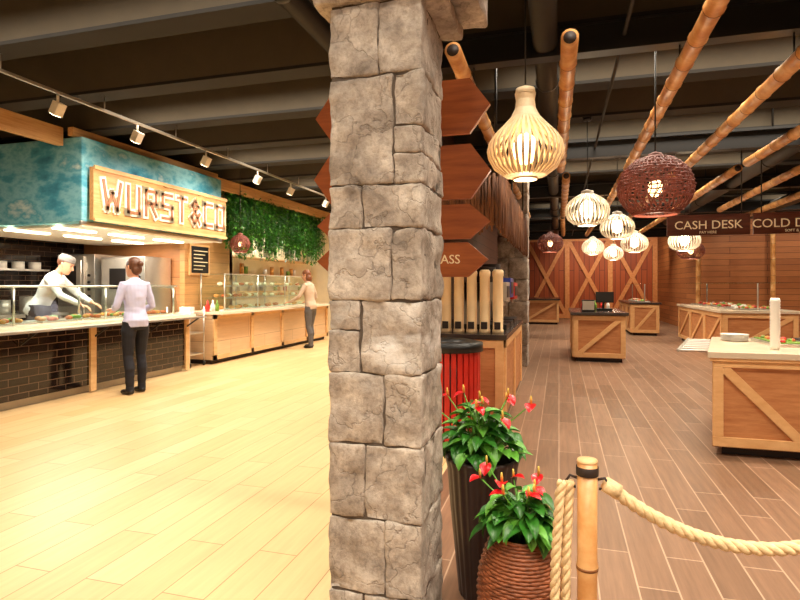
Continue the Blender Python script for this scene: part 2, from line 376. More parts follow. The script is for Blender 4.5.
# ---------------------------------------------------------------- room shell
HC=3.75; HB=3.3
simple('floor',[(-9,-.8,-4,15.3,-.1,0,'floorL')])
simple('floor',[(-.8,9.2,-4,24.2,-.1,0,'floorR'),(-1.6,-.8,15.3,24.2,-.1,0,'floorR')])
simple('ceiling',[(-9,9.2,-4,24.2,HC,HC+.1,'ceil')])
simple('wall_left',[(-8.8,-8.7,-4,15.3,0,HC,'tile')])
simple('wall_far_left',[(-8.7,-1.5,15.2,15.3,0,HC,'cream')])
simple('wall_right',[(9,9.1,-4,17.1,0,HC,'brownwallY')])
simple('wall_back',[(-8.7,9,-4.1,-4,0,HC,'cream')])
simple('wall_divider',[(-1.52,-1.44,5.22,15.2,0,HC,'divider'),(-1.52,-1.44,15.2,24,0,HC,'divider')])
simple('wall_far_right',[(3.8,9,17,17.1,0,HC,'brownwall')])
simple('wall_side_right',[(3.8,3.9,17.1,24,0,HC,'brownwallY')])
simple('wall_partition',[(-8.7,-6.55,8.4,8.5,0,HB,'woodpanelX'),(-6.55,-6.45,8.4,9.9,0,HB,'woodpanel')])
simple('wall_stall_back',[(-7.3,-7.2,9.9,15.2,0,HB,'cream'),(-7.2,-6.45,9.8,9.9,0,HB,'woodpanelX')])
m=MB(); m.box(-1.5,3.8,24,24.1,0,HC,'redwall')
for i in range(4):
    x=-1.35+i*1.68
    m.box(x-.09,x+.09,23.93,24,0,3.4,'redframe')
    if i<3:
        for za,zb in ((.15,3.25),(3.25,.15)): m.bar((x+.05,23.955 if za<1 else 23.93,za),(x+1.63,23.955 if za<1 else 23.93,zb),.15,.03,'redframe')
for z in (.1,3.3): m.box(-1.4,3.75,23.92,23.99,z-.09,z+.09,'redframe')
m.obj('wall_far')
# beams
m=MB(); y=-3.1
BY=[]
BM=Matrix(((0,0,1,-8.65),(1,0,0,0),(0,1,0,0),(0,0,0,1)))
while y<23.8:
    BY.append(y)
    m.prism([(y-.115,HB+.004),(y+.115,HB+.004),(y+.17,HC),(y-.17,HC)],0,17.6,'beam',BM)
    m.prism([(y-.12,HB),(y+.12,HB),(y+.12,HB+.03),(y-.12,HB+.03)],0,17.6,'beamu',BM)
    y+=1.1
m.obj('ceiling_beams')
def topz(y):
    return HB if any(abs(y-b)<.14 for b in BY) else HC
m=MB()
for y in (4.25,7.7,10.9,14.1,17.4,20.7):
    xe=9 if y<17 else 3.8
    m.box(-1.4,xe,y-.06,y+.06,3.04,3.07,'black'); m.box(-1.4,xe,y-.015,y+.015,3.07,3.25,'black'); m.box(-1.4,xe,y-.06,y+.06,3.25,3.28,'black')
    for x in (-1,2.5,3.6): m.cyl((x,y,3.28),(x,y,topz(y)),.012,'black',n=6)
m.obj('steel_joists')
m=MB()
m.tube([(-1.62,2,3.16),(-1.62,15,3.16)],.075,'duct',16)
m.tube([(.45,2,3.16),(.45,22,3.16)],.015,'duct',8)
m.tube([(2.9,2,3.16),(2.9,16.9,3.16)],.11,'duct',16)
m.tube([(-.1,2.2,3.16),(-.1,22,3.16)],.09,'duct',16)
m.tube([(4.6,2.2,3.14),(4.6,16.9,3.14)],.12,'duct',16)
for x,r in ((-1.62,.078),(2.9,.115),(-.1,.094),(4.6,.125)):
    for y in range(3,15,2): m.tube([(x,y,3.16),(x,y+.04,3.16)],r+.006,'black',16)
m.obj('ceiling_ducts')

# ---------------------------------------------------------------- stone pillar
def rblock(mb,x0,x1,y0,y1,z0,z1,mat,r=.014,amp=.006,cell=.02):
    cx,cy,cz=(x0+x1)/2,(y0+y1)/2,(z0+z1)/2; h=((x1-x0)/2,(y1-y0)/2,(z1-z0)/2)
    seed=Vector((random.random()*50,random.random()*50,random.random()*50))
    V=[];F=[];idx={}
    N=[max(3,int(2*a/cell)) for a in h]
    def pos(ax,i):
        if i<=0: return -h[ax]
        if i>=N[ax]: return h[ax]
        e=r*.9
        if i==1: return -h[ax]+e
        if i==N[ax]-1: return h[ax]-e
        return -h[ax]+e+(2*h[ax]-2*e)*(i-1)/(N[ax]-2)
    def vid(p):
        k=tuple(round(c,5) for c in p)
        if k not in idx: idx[k]=len(V); V.append(Vector(p))
        return idx[k]
    for ax in range(3):
        u,v=[(1,2),(2,0),(0,1)][ax]
        for sgn in (-1,1):
            for i in range(N[u]):
                for j in range(N[v]):
                    q=[]
                    for a,b in ((i,j),(i+1,j),(i+1,j+1),(i,j+1)):
                        p=[0,0,0]; p[ax]=sgn*h[ax]; p[u]=pos(u,a); p[v]=pos(v,b)
                        q.append(vid(p))
                    F.append(q if sgn>0 else q[::-1])
    out=[]
    for p in V:
        cl=Vector([max(-h[i]+r,min(h[i]-r,p[i])) for i in range(3)]); d=p-cl
        if d.length>1e-6: d.normalize()
        q=cl+d*r
        w=q+Vector((cx,cy,cz))+seed
        nn=noise.fractal(w*11,1,2,5)*amp*1.4+(abs(noise.noise(w*6))-.25)*amp*1.8
        q=q+d*nn+Vector((cx,cy,cz)); out.append(q)
    mb.add(out,F,mat,True)
PX0,PX1,PY0,PY1=-.806,-.454,1.849,2.2
m=MB(); m.box(PX0+.01,PX1-.01,PY0+.01,PY1-.01,0,2.4,'mortar')
W=PX1-PX0
rows=[(2.10,2.36,[(0,.54,0,1),(.54,1,0,1)]),
 (1.71,2.10,[(0,.70,0,1),(.70,1,.52,1),(.70,1,.27,.52),(.70,1,0,.27)]),
 (1.554,1.71,[(0,.37,0,1),(.37,1,0,1)]),
 (1.299,1.554,[(0,.67,0,1),(.67,1,0,1)]),
 (1.037,1.299,[(0,.35,.58,1),(0,.35,0,.58),(.35,1,0,1)]),
 (.783,1.037,[(0,.60,0,1),(.60,1,0,1)]),
 (.517,.783,[(0,.40,0,1),(.40,1,0,1)]),
 (.25,.517,[(0,.62,0,1),(.62,1,0,1)]),
 (0,.25,[(0,.38,0,1),(.38,1,0,1)])]
g=.0022
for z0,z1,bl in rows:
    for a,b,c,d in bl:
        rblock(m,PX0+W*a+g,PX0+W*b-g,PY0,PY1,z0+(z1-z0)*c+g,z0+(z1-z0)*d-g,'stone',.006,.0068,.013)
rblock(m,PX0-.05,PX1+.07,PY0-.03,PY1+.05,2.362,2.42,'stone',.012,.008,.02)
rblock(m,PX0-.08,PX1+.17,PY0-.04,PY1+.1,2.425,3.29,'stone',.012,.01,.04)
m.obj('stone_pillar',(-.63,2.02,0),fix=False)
m=MB()
for i in range(9):
    z=i*.366
    if i%2: rblock(m,-1.0,-.72,9.4,9.85,z,z+.36,'stone',.02,.008,.05); rblock(m,-.715,-.5,9.4,9.85,z,z+.36,'stone',.02,.008,.05)
    else: rblock(m,-1.0,-.82,9.4,9.85,z,z+.36,'stone',.02,.008,.05); rblock(m,-.815,-.5,9.4,9.85,z,z+.36,'stone',.02,.008,.05)
m.obj('stone_pillar',(-.75,9.6,0),fix=False)

# ---------------------------------------------------------------- left stalls
simple('trim_1',[(-5.95,-5.87,-4,5.36,3.08,HB,'woodY')]); simple('trim_2',[(-5.95,-5.87,8.34,15.2,3.1,HB,'woodY')]); simple('trim_3',[(-5.8,-5.72,5.36,8.34,3.2,HB,'woodY')])
m=MB(); m.box(-8.2,-5.62,5.4,8.3,2.13,3.19,'teal'); m.box(-8.1,-5.7,5.5,8.2,2.09,2.14,'white')
m.box(-5.66,-5.615,5.38,8.32,2.09,2.16,'steel')
m.obj('stall_canopy',(-6.9,6.9,2.13),.02)
m=MB()
for yy in (5.75,6.65,7.55):
    for xx in (-6.1,-6.9): m.box(xx-.05,xx+.05,yy-.3,yy+.3,2.07,2.09,'bulbw')
m.obj('canopy_strip_lights')
m=MB(); m.box(-5.56,-5.50,5.45,8.25,2.17,2.82,'woodY')
for z in (2.17,2.385,2.60): m.box(-5.50,-5.495,5.45,8.25,z,z+.012,'woodL')
m.box(-5.5,-5.475,5.45,8.25,2.79,2.84,'woodL'); m.box(-5.5,-5.475,5.45,8.25,2.15,2.19,'woodL')
for yy in (5.9,6.9,7.9): m.box(-5.612,-5.56,yy,yy+.04,2.4,2.6,'steel')
GL={'W':[[(0,1),(.22,0),(.5,.6),(.78,0),(1,1)]],'U':[[(0,1),(0,0),(1,0),(1,1)]],'R':[[(0,0),(0,1),(1,1),(1,.5),(.1,.5)],[(.45,.5),(1,0)]],
'S':[[(1,1),(0,1),(0,.52),(1,.48),(1,0),(0,0)]],'T':[[(0,1),(1,1)],[(.5,1),(.5,0)]],'&':[[(1,0),(.1,.8),(.45,1),(.75,.8),(.0,.25),(.35,0),(1,.45)]],'C':[[(1,1),(0,1),(0,0),(1,0)]],'O':[[(0,0),(0,1),(1,1),(1,0),(0,0)]]}
yy=5.58; lw=.195; lh=.34; zb=2.33
for ch in 'WURST&CO':
    w_=lw*(1.45 if ch=='W' else 1)
    for st in GL[ch]:
        for a,b in zip(st,st[1:]):
            A=Vector((0,yy+a[0]*w_,zb+a[1]*lh)); B=Vector((0,yy+b[0]*w_,zb+b[1]*lh)); d=(B-A).normalized()
            for off,ww,ex,mt in ((-5.487,.1,.05,'letter'),(-5.477,.04,.02,'letterin')):
                p=A-d*ex; q=B+d*ex; p.x=q.x=off; m.bar(p,q,ww,.018,mt,side=(1,0,0))
    yy+=w_+.132
m.obj('stall_sign_board',(-5.53,6.9,2.5))
m=MB(); m.box(-6.4,-5.7,2.0,7.5,.1,.84,'tile'); m.box(-6.35,-5.78,2.0,7.46,0,.1,'steelb')
m.box(-6.45,-5.62,1.98,7.6,.84,.9,'topw'); m.box(-5.62,-5.42,1.98,7.6,.845,.87,'steel')
for yy in (5.58,7.42): m.box(-5.7,-5.67,yy,yy+.09,.02,.84,'woodL')
for yy in (2.6,3.6,4.6,5.6,6.6,7.4): m.bar((-5.69,yy+.05,.7),(-5.45,yy+.05,.85),.02,.015,'duct')
for yy in (2.1,3.4,4.7,6.0,7.35):
    m.cyl((-5.85,yy,.9),(-5.85,yy,1.32),.014,'steel',n=8); m.cyl((-6.3,yy,.9),(-6.3,yy,1.36),.014,'steel',n=8)
    m.bar((-5.85,yy,1.32),(-6.3,yy,1.36),.02,.02,'steel')
m.box(-6.35,-5.8,2.05,7.45,1.355,1.367,'glass'); m.bar((-5.80,4.75,.93),(-5.87,4.75,1.34),5.3,.008,'glass',side=(1,0,.17))
m.cyl((-5.87,2.05,1.345),(-5.87,7.45,1.345),.012,'steel',n=8)
for i in range(9):
    yy=2.3+i*.57
    m.box(-6.32,-5.95,yy,yy+.5,.9,.925,'steel'); 
    for k in range(16): m.ell((-6.28+random.random()*.3,yy+.05+random.random()*.4,.945),(.04,.05,.03),random.choice(['food1','food1','bread','food2']),8)
m.obj('service_counter',(-6,5,0))
def oven(x0,x1,y0,y1,z1,name):
    m=MB(); m.box(x0,x1,y0,y1,.1,z1,'steel')
    for xx in (x0+.06,x1-.06):
        for yy in (y0+.06,y1-.06): m.cyl((xx,yy,0),(xx,yy,.1),.025,'black',n=8)
    h=(z1-.15)/2
    for i in range(2):
        z=.15+i*h; m.box(x0+.04,x1-.2,y0-.03,y0,z+.03,z+h-.03,'steelb'); m.box(x0+.2,x1-.36,y0-.035,y0-.028,z+.3,z+h-.2,'screen')
        m.cyl((x1-.23,y0-.06,z+.1),(x1-.23,y0-.06,z+h-.1),.012,'steel',n=8)
        for k in range(4): m.cyl((x1-.1,y0-.03,z+.15+k*.12),(x1-.1,y0,z+.15+k*.12),.025,'black',n=10)
    return m.obj(name,((x0+x1)/2,(y0+y1)/2,0),.008)
oven(-8.5,-7.7,7.65,8.35,1.9,'combi_oven'); oven(-7.6,-6.7,7.7,8.35,1.85,'combi_oven')
m=MB(); m.box(-8.68,-8.1,4.6,7.5,.85,.9,'steel'); m.box(-8.65,-8.15,4.65,7.45,.1,.5,'steelb')
for yy in (4.65,5.6,6.5,7.4):
    for xx in (-8.6,-8.15): m.cyl((xx,yy,0),(xx,yy,.85),.02,'steel',n=8)
for i in range(6): m.cyl((-8.4,4.9+i*.42,.9),(-8.4,4.9+i*.42,1.08+.05*(i%3)),.1+.02*(i%2),'steelb')
m.box(-8.68,-8.4,4.7,7.4,1.6,1.63,'steel')
for i in range(9): m.cyl((-8.55,4.85+i*.3,1.63),(-8.55,4.85+i*.3,1.75),.09,'white')
m.obj('kitchen_worktop',(-8.4,6,0))
m=MB(); m.box(-6.45,-6.41,8.5,9.08,1.55,2.12,'kioskF'); m.box(-6.41,-6.405,8.54,9.04,1.59,2.08,'screen')
for i in range(6): m.box(-6.405,-6.402,8.6,8.78+.15*((i*7)%3)/2+.08,1.65+i*.068,1.665+i*.068,'text')
m.obj('menu_board')
m=MB()
for z in (.2,.55,.88):
    m.box(-6.25,-5.8,7.68,8.08,z,z+.02,'steel')
for xx in (-6.24,-5.81):
    for yy in (7.69,8.07): m.cyl((xx,yy,.06),(xx,yy,1.0),.012,'steel',n=8); m.ell((xx,yy,.045),(.03,.03,.045),'black',10)
for i in range(5): m.cyl((-6.0,7.88,.9+i*.02),(-6.0,7.88,.915+i*.02),.12,'white')
m.obj('plate_trolley')
m=MB(); m.box(-6.38,-5.7,8.16,13.0,.08,.86,'bakery'); m.box(-6.3,-5.76,8.2,12.95,0,.08,'dark'); m.box(-6.42,-5.5,8.14,13.05,.86,.9,'topw')
for yy in (8.16,9.35,10.55,11.75,12.9): m.box(-5.7,-5.67,yy,yy+.09,.08,.86,'woodL')
m.box(-5.7,-5.67,8.16,13,.08,.16,'woodL'); m.box(-5.7,-5.67,8.16,13,.78,.86,'woodL')
m.obj('bakery_counter',(-6,10.5,0))
m=MB(); y0,y1=8.75,12.2
for z in (.9,1.12,1.34,1.56): m.box(-6.36,-5.86,y0,y1,z,z+.015,'white' if z<1 else 'glass'); m.box(-5.87,-5.855,y0,y1,z,z+.02,'steel')
for yy in (y0,y0+1.15,y0+2.3,y1):
    for xx in (-5.86,-6.36): m.cyl((xx,yy,.9),(xx,yy,1.58),.013,'steel',n=8)
m.box(-5.855,-5.85,y0,y1,.92,1.56,'glass')
for z in (.915,1.135,1.355):
    for i in range(20):
        m.ell((-6.1+random.uniform(-.12,.12),y0+.12+i*.168,z+.035),(.06,.055,.035),random.choice(['bread','bread','food1','cream']),8)
m.obj('pastry_display_case',(-6.1,10.5,.9))
m=MB()
for z in (1.2,1.6,2.0): m.box(-7.2,-6.95,10.1,14.8,z,z+.03,'woodL')
for i in range(26):
    z=random.choice((1.23,1.63,2.03)); yy=10.2+i*.175; m.cyl((-7.08,yy,z),(-7.08,yy,z+random.uniform(.1,.25)),.05,random.choice(['white','bread','red','steelb','food2']),n=10)
m.obj('back_shelves')
m=MB(); m.box(-6.14,-5.96,9.1,13.3,3.14,3.24,'dark')
for k in range(4): m.cyl((-6.05,9.7+k*1.15,3.24),(-6.05,9.7+k*1.15,HB),.01,'black',n=6)
for k in range(4):
    yc=9.6+k*1.08; m.lathe([(.001,1.98),(.09,1.98),(.12,2.2),(.10,2.2),(.001,2.15)],(-6.08,yc,0),'white',16); m.cyl((-6.08,yc,2.15),(-6.08,yc,3.14),.004,'black',n=5)
for i in range(520):
    yy=9.1+4.2*random.random(); ln=random.uniform(.7,1.0)+.35*abs(math.sin((yy-9.06)*pi/1.08))**1.5; xx=-6.04+random.uniform(-.14,.16)
    ln=min(ln,1.28)
    m.tube([(xx,yy,3.16),(xx,yy,3.16-ln)],.004,'leaf',4)
    for j in range(int(ln*24)):
        z=3.2-ln*random.random(); a=random.random()*2*pi; s_=random.uniform(.04,.07); e=random.uniform(-1.1,.2)
        c=Vector((xx+random.uniform(-.03,.03),yy+random.uniform(-.03,.03),z)); d=Vector((math.cos(a)*math.cos(e),math.sin(a)*math.cos(e),math.sin(e))); u=d.cross(Vector((0,0,1))).normalized()
        m.add([c,c+d*s_*.6+u*s_*.45,c+d*s_*1.5,c+d*s_*.6-u*s_*.45],[(0,1,2,3)],random.choice(['leaf','leaf2','leaf']))
m.obj('hanging_ivy_planter',(-6,11,3),fix=False)
m=MB()
for i,yy in enumerate((8.3,8.45,8.58)):
    m.lathe([(.001,0),(.035,0),(.04,.1),(.015,.15),(.012,.2),(.001,.2)],(-5.9,yy,.9),['red','white','food2'][i],12)
m.obj('sauce_bottles')

# track lights
m=MB(); m.box(-4.515,-4.485,1.5,15,3.145,3.17,'steelb')
for yy in BY:
    if 1.5<yy<15: m.cyl((-4.5,yy,3.17),(-4.5,yy,HB),.006,'steelb',n=6)
heads=(3.0,4.05,5.06,6.3,7.6,8.7,10.2,11.8)
for yy in heads:
    m.cyl((-4.5,yy,3.14),(-4.5,yy,3.06),.012,'white',n=8)
    M=TR(-4.5,yy,3.01)@Matrix.Rotation(.5,4,'Y'); m.box(-.04,.04,-.045,.045,-.065,.055,'white',M); m.box(-.03,.03,-.035,.035,-.07,-.064,'bulbw',M)
m.obj('track_light_rail')
def spot(loc,tgt,W,ang,col=(1,.87,.66),r=.05,blend=.8,name='spot_lamp'):
    l=bpy.data.lights.new('spot','SPOT'); l.energy=W; l.spot_size=math.radians(ang); l.spot_blend=blend; l.color=col; l.shadow_soft_size=r
    o=bpy.data.objects.new(name,l); o.location=loc; d=Vector(tgt)-Vector(loc); o.rotation_euler=d.to_track_quat('-Z','Y').to_euler(); sc.collection.objects.link(o)
def area(loc,sx,sy,W,col=(1,.87,.66),name='added_ceiling_fill',spread=180):
    l=bpy.data.lights.new('area','AREA'); l.shape='RECTANGLE'; l.size=sx; l.size_y=sy; l.energy=W; l.color=col; l.spread=math.radians(spread)
    o=bpy.data.objects.new(name,l); o.location=loc; sc.collection.objects.link(o)
def point(loc,W,r=.05,col=(1,.82,.58)):
    l=bpy.data.lights.new('pt','POINT'); l.energy=W; l.shadow_soft_size=r; l.color=col
    o=bpy.data.objects.new('bulb_lamp',l); o.location=loc; sc.collection.objects.link(o)
for yy in heads[1:]: spot((-4.53,yy,2.9),(-6.0,yy,1.5),90,115,(1,.92,.78))
# ---------------------------------------------------------------- lamps
ONION=[(.30,-.40),(.55,-.36),(.82,-.25),(.97,-.10),(1,.0),(.95,.12),(.80,.24),(.58,.36),(.38,.48),(.27,.60),(.24,.72),(.27,.82)]
DOME=[(.42,-.42),(.66,-.37),(.88,-.26),(.98,-.12),(1,.0),(.95,.13),(.82,.26),(.62,.36),(.42,.43),(.3,.47)]
def slat_lamp(c,R,h,mat,bulb,n=34,W=10,PR=ONION):
    cx,cy,cz=c; m=MB()
    prof=[(r*R,z*h*.82) for r,z in PR]
    for k in range(n):
        a=2*pi*k/n; ca,sa=math.cos(a),math.sin(a); w=R*.034; t=R*.05
        V=[]
        for r,z in prof:
            for dr,dw in ((0,-w),(0,w),(-t,w),(-t,-w)):
                V.append((cx+(r+dr)*ca-dw*sa,cy+(r+dr)*sa+dw*ca,cz+z))
        F=[]
        for i in range(len(prof)-1):
            for q in range(4): F.append((i*4+q,i*4+(q+1)%4,i*4+4+(q+1)%4,i*4+4+q))
        F+= [(3,2,1,0),tuple(len(V)-4+q for q in range(4))]; m.add(V,F,mat)
    zt=prof[-1][1]; zb=prof[0][1]
    m.lathe([(prof[0][0]*1.02,-.008),(prof[0][0]*1.02,.008),(prof[0][0]*.8,.008),(prof[0][0]*.8,-.008),(prof[0][0]*1.02,-.008)],(cx,cy,cz+zb),mat,24,smooth=False)
    m.lathe([(.001,-.01),(prof[-1][0]*1.0,-.01),(prof[-1][0]*.9,.03),(.012,.05)],(cx,cy,cz+zt),mat,24)
    m.ell((cx,cy,cz+.02*h),(R*.33,R*.33,R*.42),bulb,16)
    m.cyl((cx,cy,cz+R*.4),(cx,cy,cz+zt),.02,'white',n=8)
    m.cyl((cx,cy,cz+zt+.03),(cx,cy,topz(cy)),.005,'black',n=6)
    m.lathe([(.001,0),(.05,0),(.045,-.03),(.001,-.035)],(cx,cy,topz(cy)),'black',16)
    m.obj('slatted_pendant_lamp',c)
    point((cx,cy,cz+zb-.04),W*.6,.05)
slat_lamp((-.213,3.706,2.24),.25,.56,'slat','bulb',36,W=14)
for c,R in (((.316,6.75,2.23),.25),((.844,8.88,2.24),.25),((1.38,11.3,2.17),.25),((2.08,10.5,2.14),.26),((.75,13.4,2.25),.25),((1.35,15.2,2.2),.25)):
    slat_lamp(c,R,.5,'slatw','bulbw',28,W=14,PR=DOME)
def wicker_lamp(c,R,hz,bulb='bulb',n=22,W=6):
    cx,cy,cz=c; m=MB()
    def P(t,a,o=0):
        z=-math.cos(t)*hz; r=math.sin(t)*R+o; return (cx+r*math.cos(a),cy+r*math.sin(a),cz+z)
    t0,t1=.62,2.85
    for k in range(n*2):
        a=2*pi*k/(n*2); m.tube([P(t0+(t1-t0)*i/12,a+.06*math.sin(i*1.7)) for i in range(13)],.005,'wicker',5)
    nr=19
    for i in range(nr):
        t=t0+.02+(t1-t0)*i/(nr-1)+random.uniform(-.02,.02)
        if .1<i/nr<.22: continue
        m.tube([P(t+.02*math.sin(k*2.1+i),2*pi*k/36,(.006 if (k+i)%2 else -.006)) for k in range(36)],.006 if i%4 else .009,'wicker',5,closed=True)
    for k in range(n):
        a=2*pi*k/n; m.tube([P(t0+(t1-t0)*i/12,a+i*.09) for i in range(13)],.005,'wicker',5)
    m.tube([P(t0,2*pi*k/30) for k in range(30)],.012,'wicker',6,closed=True)
    m.ell((cx,cy,cz),(R*.2,R*.2,R*.26),bulb,12)
    m.cyl((cx,cy,cz+R*.25),(cx,cy,topz(cy)),.006,'black',n=6); m.lathe([(.001,0),(.06,0),(.05,.03),(.001,.05)],(cx,cy,cz+hz*.95),'wicker',16)
    m.obj('wicker_pendant_lamp',c,fix=False); point((cx,cy,cz-hz-.05),W)
wicker_lamp((.726,4.706,2.12),.275,.25)
wicker_lamp((-.17,11.4,2.2),.25,.2,n=12); wicker_lamp((2.7,13.0,2.1),.27,.2,n=12)
wicker_lamp((-5.5,8.69,2.1),.17,.17,n=10,W=3)

# ---------------------------------------------------------------- bamboo
def bamboo(m,p0,p1,r,seg=.38,n=14):
    p0=Vector(p0);p1=Vector(p1);Lg=(p1-p0).length; d=(p1-p0).normalized(); k=max(1,int(Lg/seg)); pts=[];rad=[]
    for i in range(k+1):
        s=Lg*i/k
        if 0<i<k:
            pts+=[p0+d*(s-.02),p0+d*(s-.006),p0+d*(s+.006),p0+d*(s+.02)]; rad+=[r*.97,r*1.07,r*1.07,r*.97]
            m.tube([p0+d*(s-.004),p0+d*(s+.004)],r*1.09,'node',n)
        else: pts.append(p0+d*s); rad.append(r*.98)
    m.tube(pts,rad,'bamboo',n)
    for p,sg in ((p0,-1),(p1,1)):
        m.tube([p+d*sg*.0005,p+d*sg*.003],r*.72,'dark',n)
for X,segs in ((-.634,((3.46,7.6),(8.0,12.2))),(.066,((3.5,7.5),(7.9,12.1),(12.5,17))),(.813,((1.4,7.6),(8.0,12.5),(12.9,17))),(1.505,((1.8,7.6),(8.1,12.3),(12.7,16.8))),(2.23,((5.0,7.6),(8.0,12.4),(12.8,16.8))),(3.0,((5,7.5),(8,12.2))),(3.8,((5,9),(9.4,14)))):
    for a,b in segs:
        m=MB(); bamboo(m,(X+random.uniform(-.03,.03),a,2.85+random.uniform(-.01,.03)),(X+random.uniform(-.06,.06),b,2.86+random.uniform(-.02,.03)),.055)
        for y in (4.25,7.7,10.9,14.1):
            if a<y<b: m.cyl((X,y,2.86),(X,y,3.04),.006,'black',n=6)
        m.obj('bamboo_ceiling_pole',(X,a,2.85))
for x,y in ((3.65,16.7),(5.3,16.3),(6.6,16.6)):
    m=MB(); bamboo(m,(x,y,0),(x,y,HC-.5),.06); m.obj('bamboo_column',(x,y,0))
m=MB(); bamboo(m,(4.15,6.4,0),(4.15,6.4,3.25),.06); m.obj('bamboo_column',(4.15,6.4,0))

# ---------------------------------------------------------------- arrow signpost
m=MB(); bamboo(m,(-.86,3.09,0),(-.86,3.09,2.62),.05)
for (z0,z1,xl,xr,t) in ((2.19,2.49,-1.39,-.36,'RESTROOMS'),(1.83,2.13,-1.40,-.355,'GRILL STATION'),(1.61,1.80,-1.38,-.36,'COFFEE'),(1.40,1.59,-1.38,-.37,'GLASS')):
    zc=(z0+z1)/2; e=.11; poly=[(xl+e,z0),(xr-e,z0),(xr,zc),(xr-e,z1),(xl+e,z1),(xl,zc)]
    MX=Matrix(((1,0,0,0),(0,0,1,0),(0,1,0,0),(0,0,0,1)))
    m.prism(poly,3.0,3.035,'arrow',MX)
    if 'GLASS' in t: m.text('GLASS',.07,Matrix(((1,0,0,-.62),(0,0,-1,2.997),(0,1,0,zc),(0,0,0,1))),'text',.003)
    else: m.text(t,.06,Matrix(((1,0,0,-.95),(0,0,-1,2.997),(0,1,0,zc),(0,0,0,1))),'text',.003)
m.obj('arrow_signpost',(-.86,3.09,0),.003)
for xl,xr,t in ((1.48,2.52,'CASH DESK'),(2.56,3.6,'COLD DRINKS')):
    m=MB(); m.box(xl,xr,8.58,8.62,2.06,2.33,'signb'); m.box(xl-.01,xr+.01,8.57,8.63,2.33,2.35,'signb'); xc=(xl+xr)/2
    m.text(t,.165,Matrix(((1,0,0,xc),(0,0,-1,8.577),(0,1,0,2.2),(0,0,0,1))),'text',.003)
    m.text('PAY HERE' if 'CASH' in t else 'SOFT & JUICE',.05,Matrix(((1,0,0,xc),(0,0,-1,8.577),(0,1,0,2.1),(0,0,0,1))),'text',.003)
    for x in (xl+.1,xr-.1): m.cyl((x,8.6,2.34),(x,8.6,topz(8.6)),.008,'black',n=6)
    m.obj('hanging_wooden_sign',(xc,8.6,2.2))

# ---------------------------------------------------------------- drinks station
m=MB(); m.box(-1.4,-.5,5.25,7.6,.08,.84,'kiosk'); m.box(-1.36,-.55,5.3,7.55,0,.08,'dark'); m.box(-1.42,-.47,5.22,7.63,.84,.89,'topst')
for yy in (5.25,6.4,7.52): m.box(-.5,-.48,yy,yy+.08,.08,.84,'kioskF')
for x in (-1.4,-.97,-.58): m.box(x,x+.08,5.23,5.25,.08,.84,'kioskF')
m.box(-1.4,-.5,5.232,5.25,.76,.84,'kioskF'); m.box(-.5,-.48,5.25,7.6,.76,.84,'kioskF')
m.obj('drinks_cabinet',(-.95,6.4,0),.004)
for i in range(7):
    m=MB(); x=-1.34+i*.128
    m.lathe([(.001,0),(.055,0),(.055,.03),(.05,.04),(.05,.55),(.055,.56),(.055,.6),(.04,.62),(.001,.62)],(x,5.42,.89),'tube',18)
    m.box(x-.03,x+.03,5.36,5.375,.93,1.0,'dark'); m.obj('cup_dispenser_tube',(x,5.42,.89))
def machine(x0,x1,y0,y1,z0,h,c2):
    m=MB(); m.box(x0,x1,y0,y1,z0,z0+.06,'black'); m.box(x0,x0+(x1-x0)*.45,y0,y1,z0+.06,z0+h,'steelb'); m.box(x0,x1,y0,y1,z0+h*.6,z0+h,c2)
    m.box(x1,x1+.006,y0+.04,y1-.04,z0+h*.68,z0+h*.92,'screen'); m.cyl((x1-.05,(y0+y1)/2,z0+h*.6),(x1-.05,(y0+y1)/2,z0+h*.5),.02,'steel',n=8)
    m.lathe([(.001,0),(.09,0),(.11,.16),(.001,.17)],((x0+x1)/2,(y0+y1)/2,z0+h),'dark',16)
    m.obj('coffee_machine',((x0+x1)/2,(y0+y1)/2,z0),.006)
machine(-1.0,-.52,5.75,6.15,.89,.5,'steelb'); machine(-1.0,-.52,6.25,6.65,.89,.55,'blue'); machine(-1.0,-.52,6.8,7.3,.89,.5,'red')
m=MB(); c=(-.92,4.75)
m.lathe([(.001,.03),(.24,.03),(.24,.8),(.001,.8)],(c[0],c[1],0),'black',32)
for k in range(30):
    a=2*pi*k/30; M=TR(c[0],c[1],0)@RZ(a); m.box(.245,.265,-.021,.021,.04,.8,'red',M)
m.lathe([(.25,0),(.29,0),(.29,.05),(.25,.05),(.25,0)],(c[0],c[1],0),'black',32)
m.lathe([(.22,.79),(.29,.79),(.29,.86),(.2,.88),(.12,.86),(.10,.8)],(c[0],c[1],0),'black',32)
m.obj('slatted_waste_bin',(c[0],c[1],0))
m=MB()
def sticks(p0,p1,n):
    for i in range(n):
        t=i/n; x=p0[0]+(p1[0]-p0[0])*t; y=p0[1]+(p1[1]-p0[1])*t
        zb=1.86+random.uniform(-.05,.05); m.tube([(x+random.uniform(-.01,.01),y,2.36+random.uniform(-.03,.03)),(x+random.uniform(-.015,.015),y+random.uniform(-.01,.01),zb)],random.uniform(.008,.014),'stick',6)
sticks((-1.38,5.0),(-.5,5.0),56); sticks((-.5,5.0),(-.5,9.0),210)
for z in (2.3,2.1,1.95): m.tube([(-1.4,5.02,z),(-.52,5.02,z),(-.52,9.0,z)],.014,'stick',8)
for p in ((-1.35,5.03),(-.55,5.03),(-.55,6.8),(-.55,8.9)): m.cyl((p[0],p[1],2.3),(p[0],p[1],topz(p[1])),.012,'black',n=8)
m.box(-1.4,-.52,5.03,9.0,2.34,2.37,'stick')
m.obj('bamboo_stick_awning',(-.95,7,2.3),fix=False)

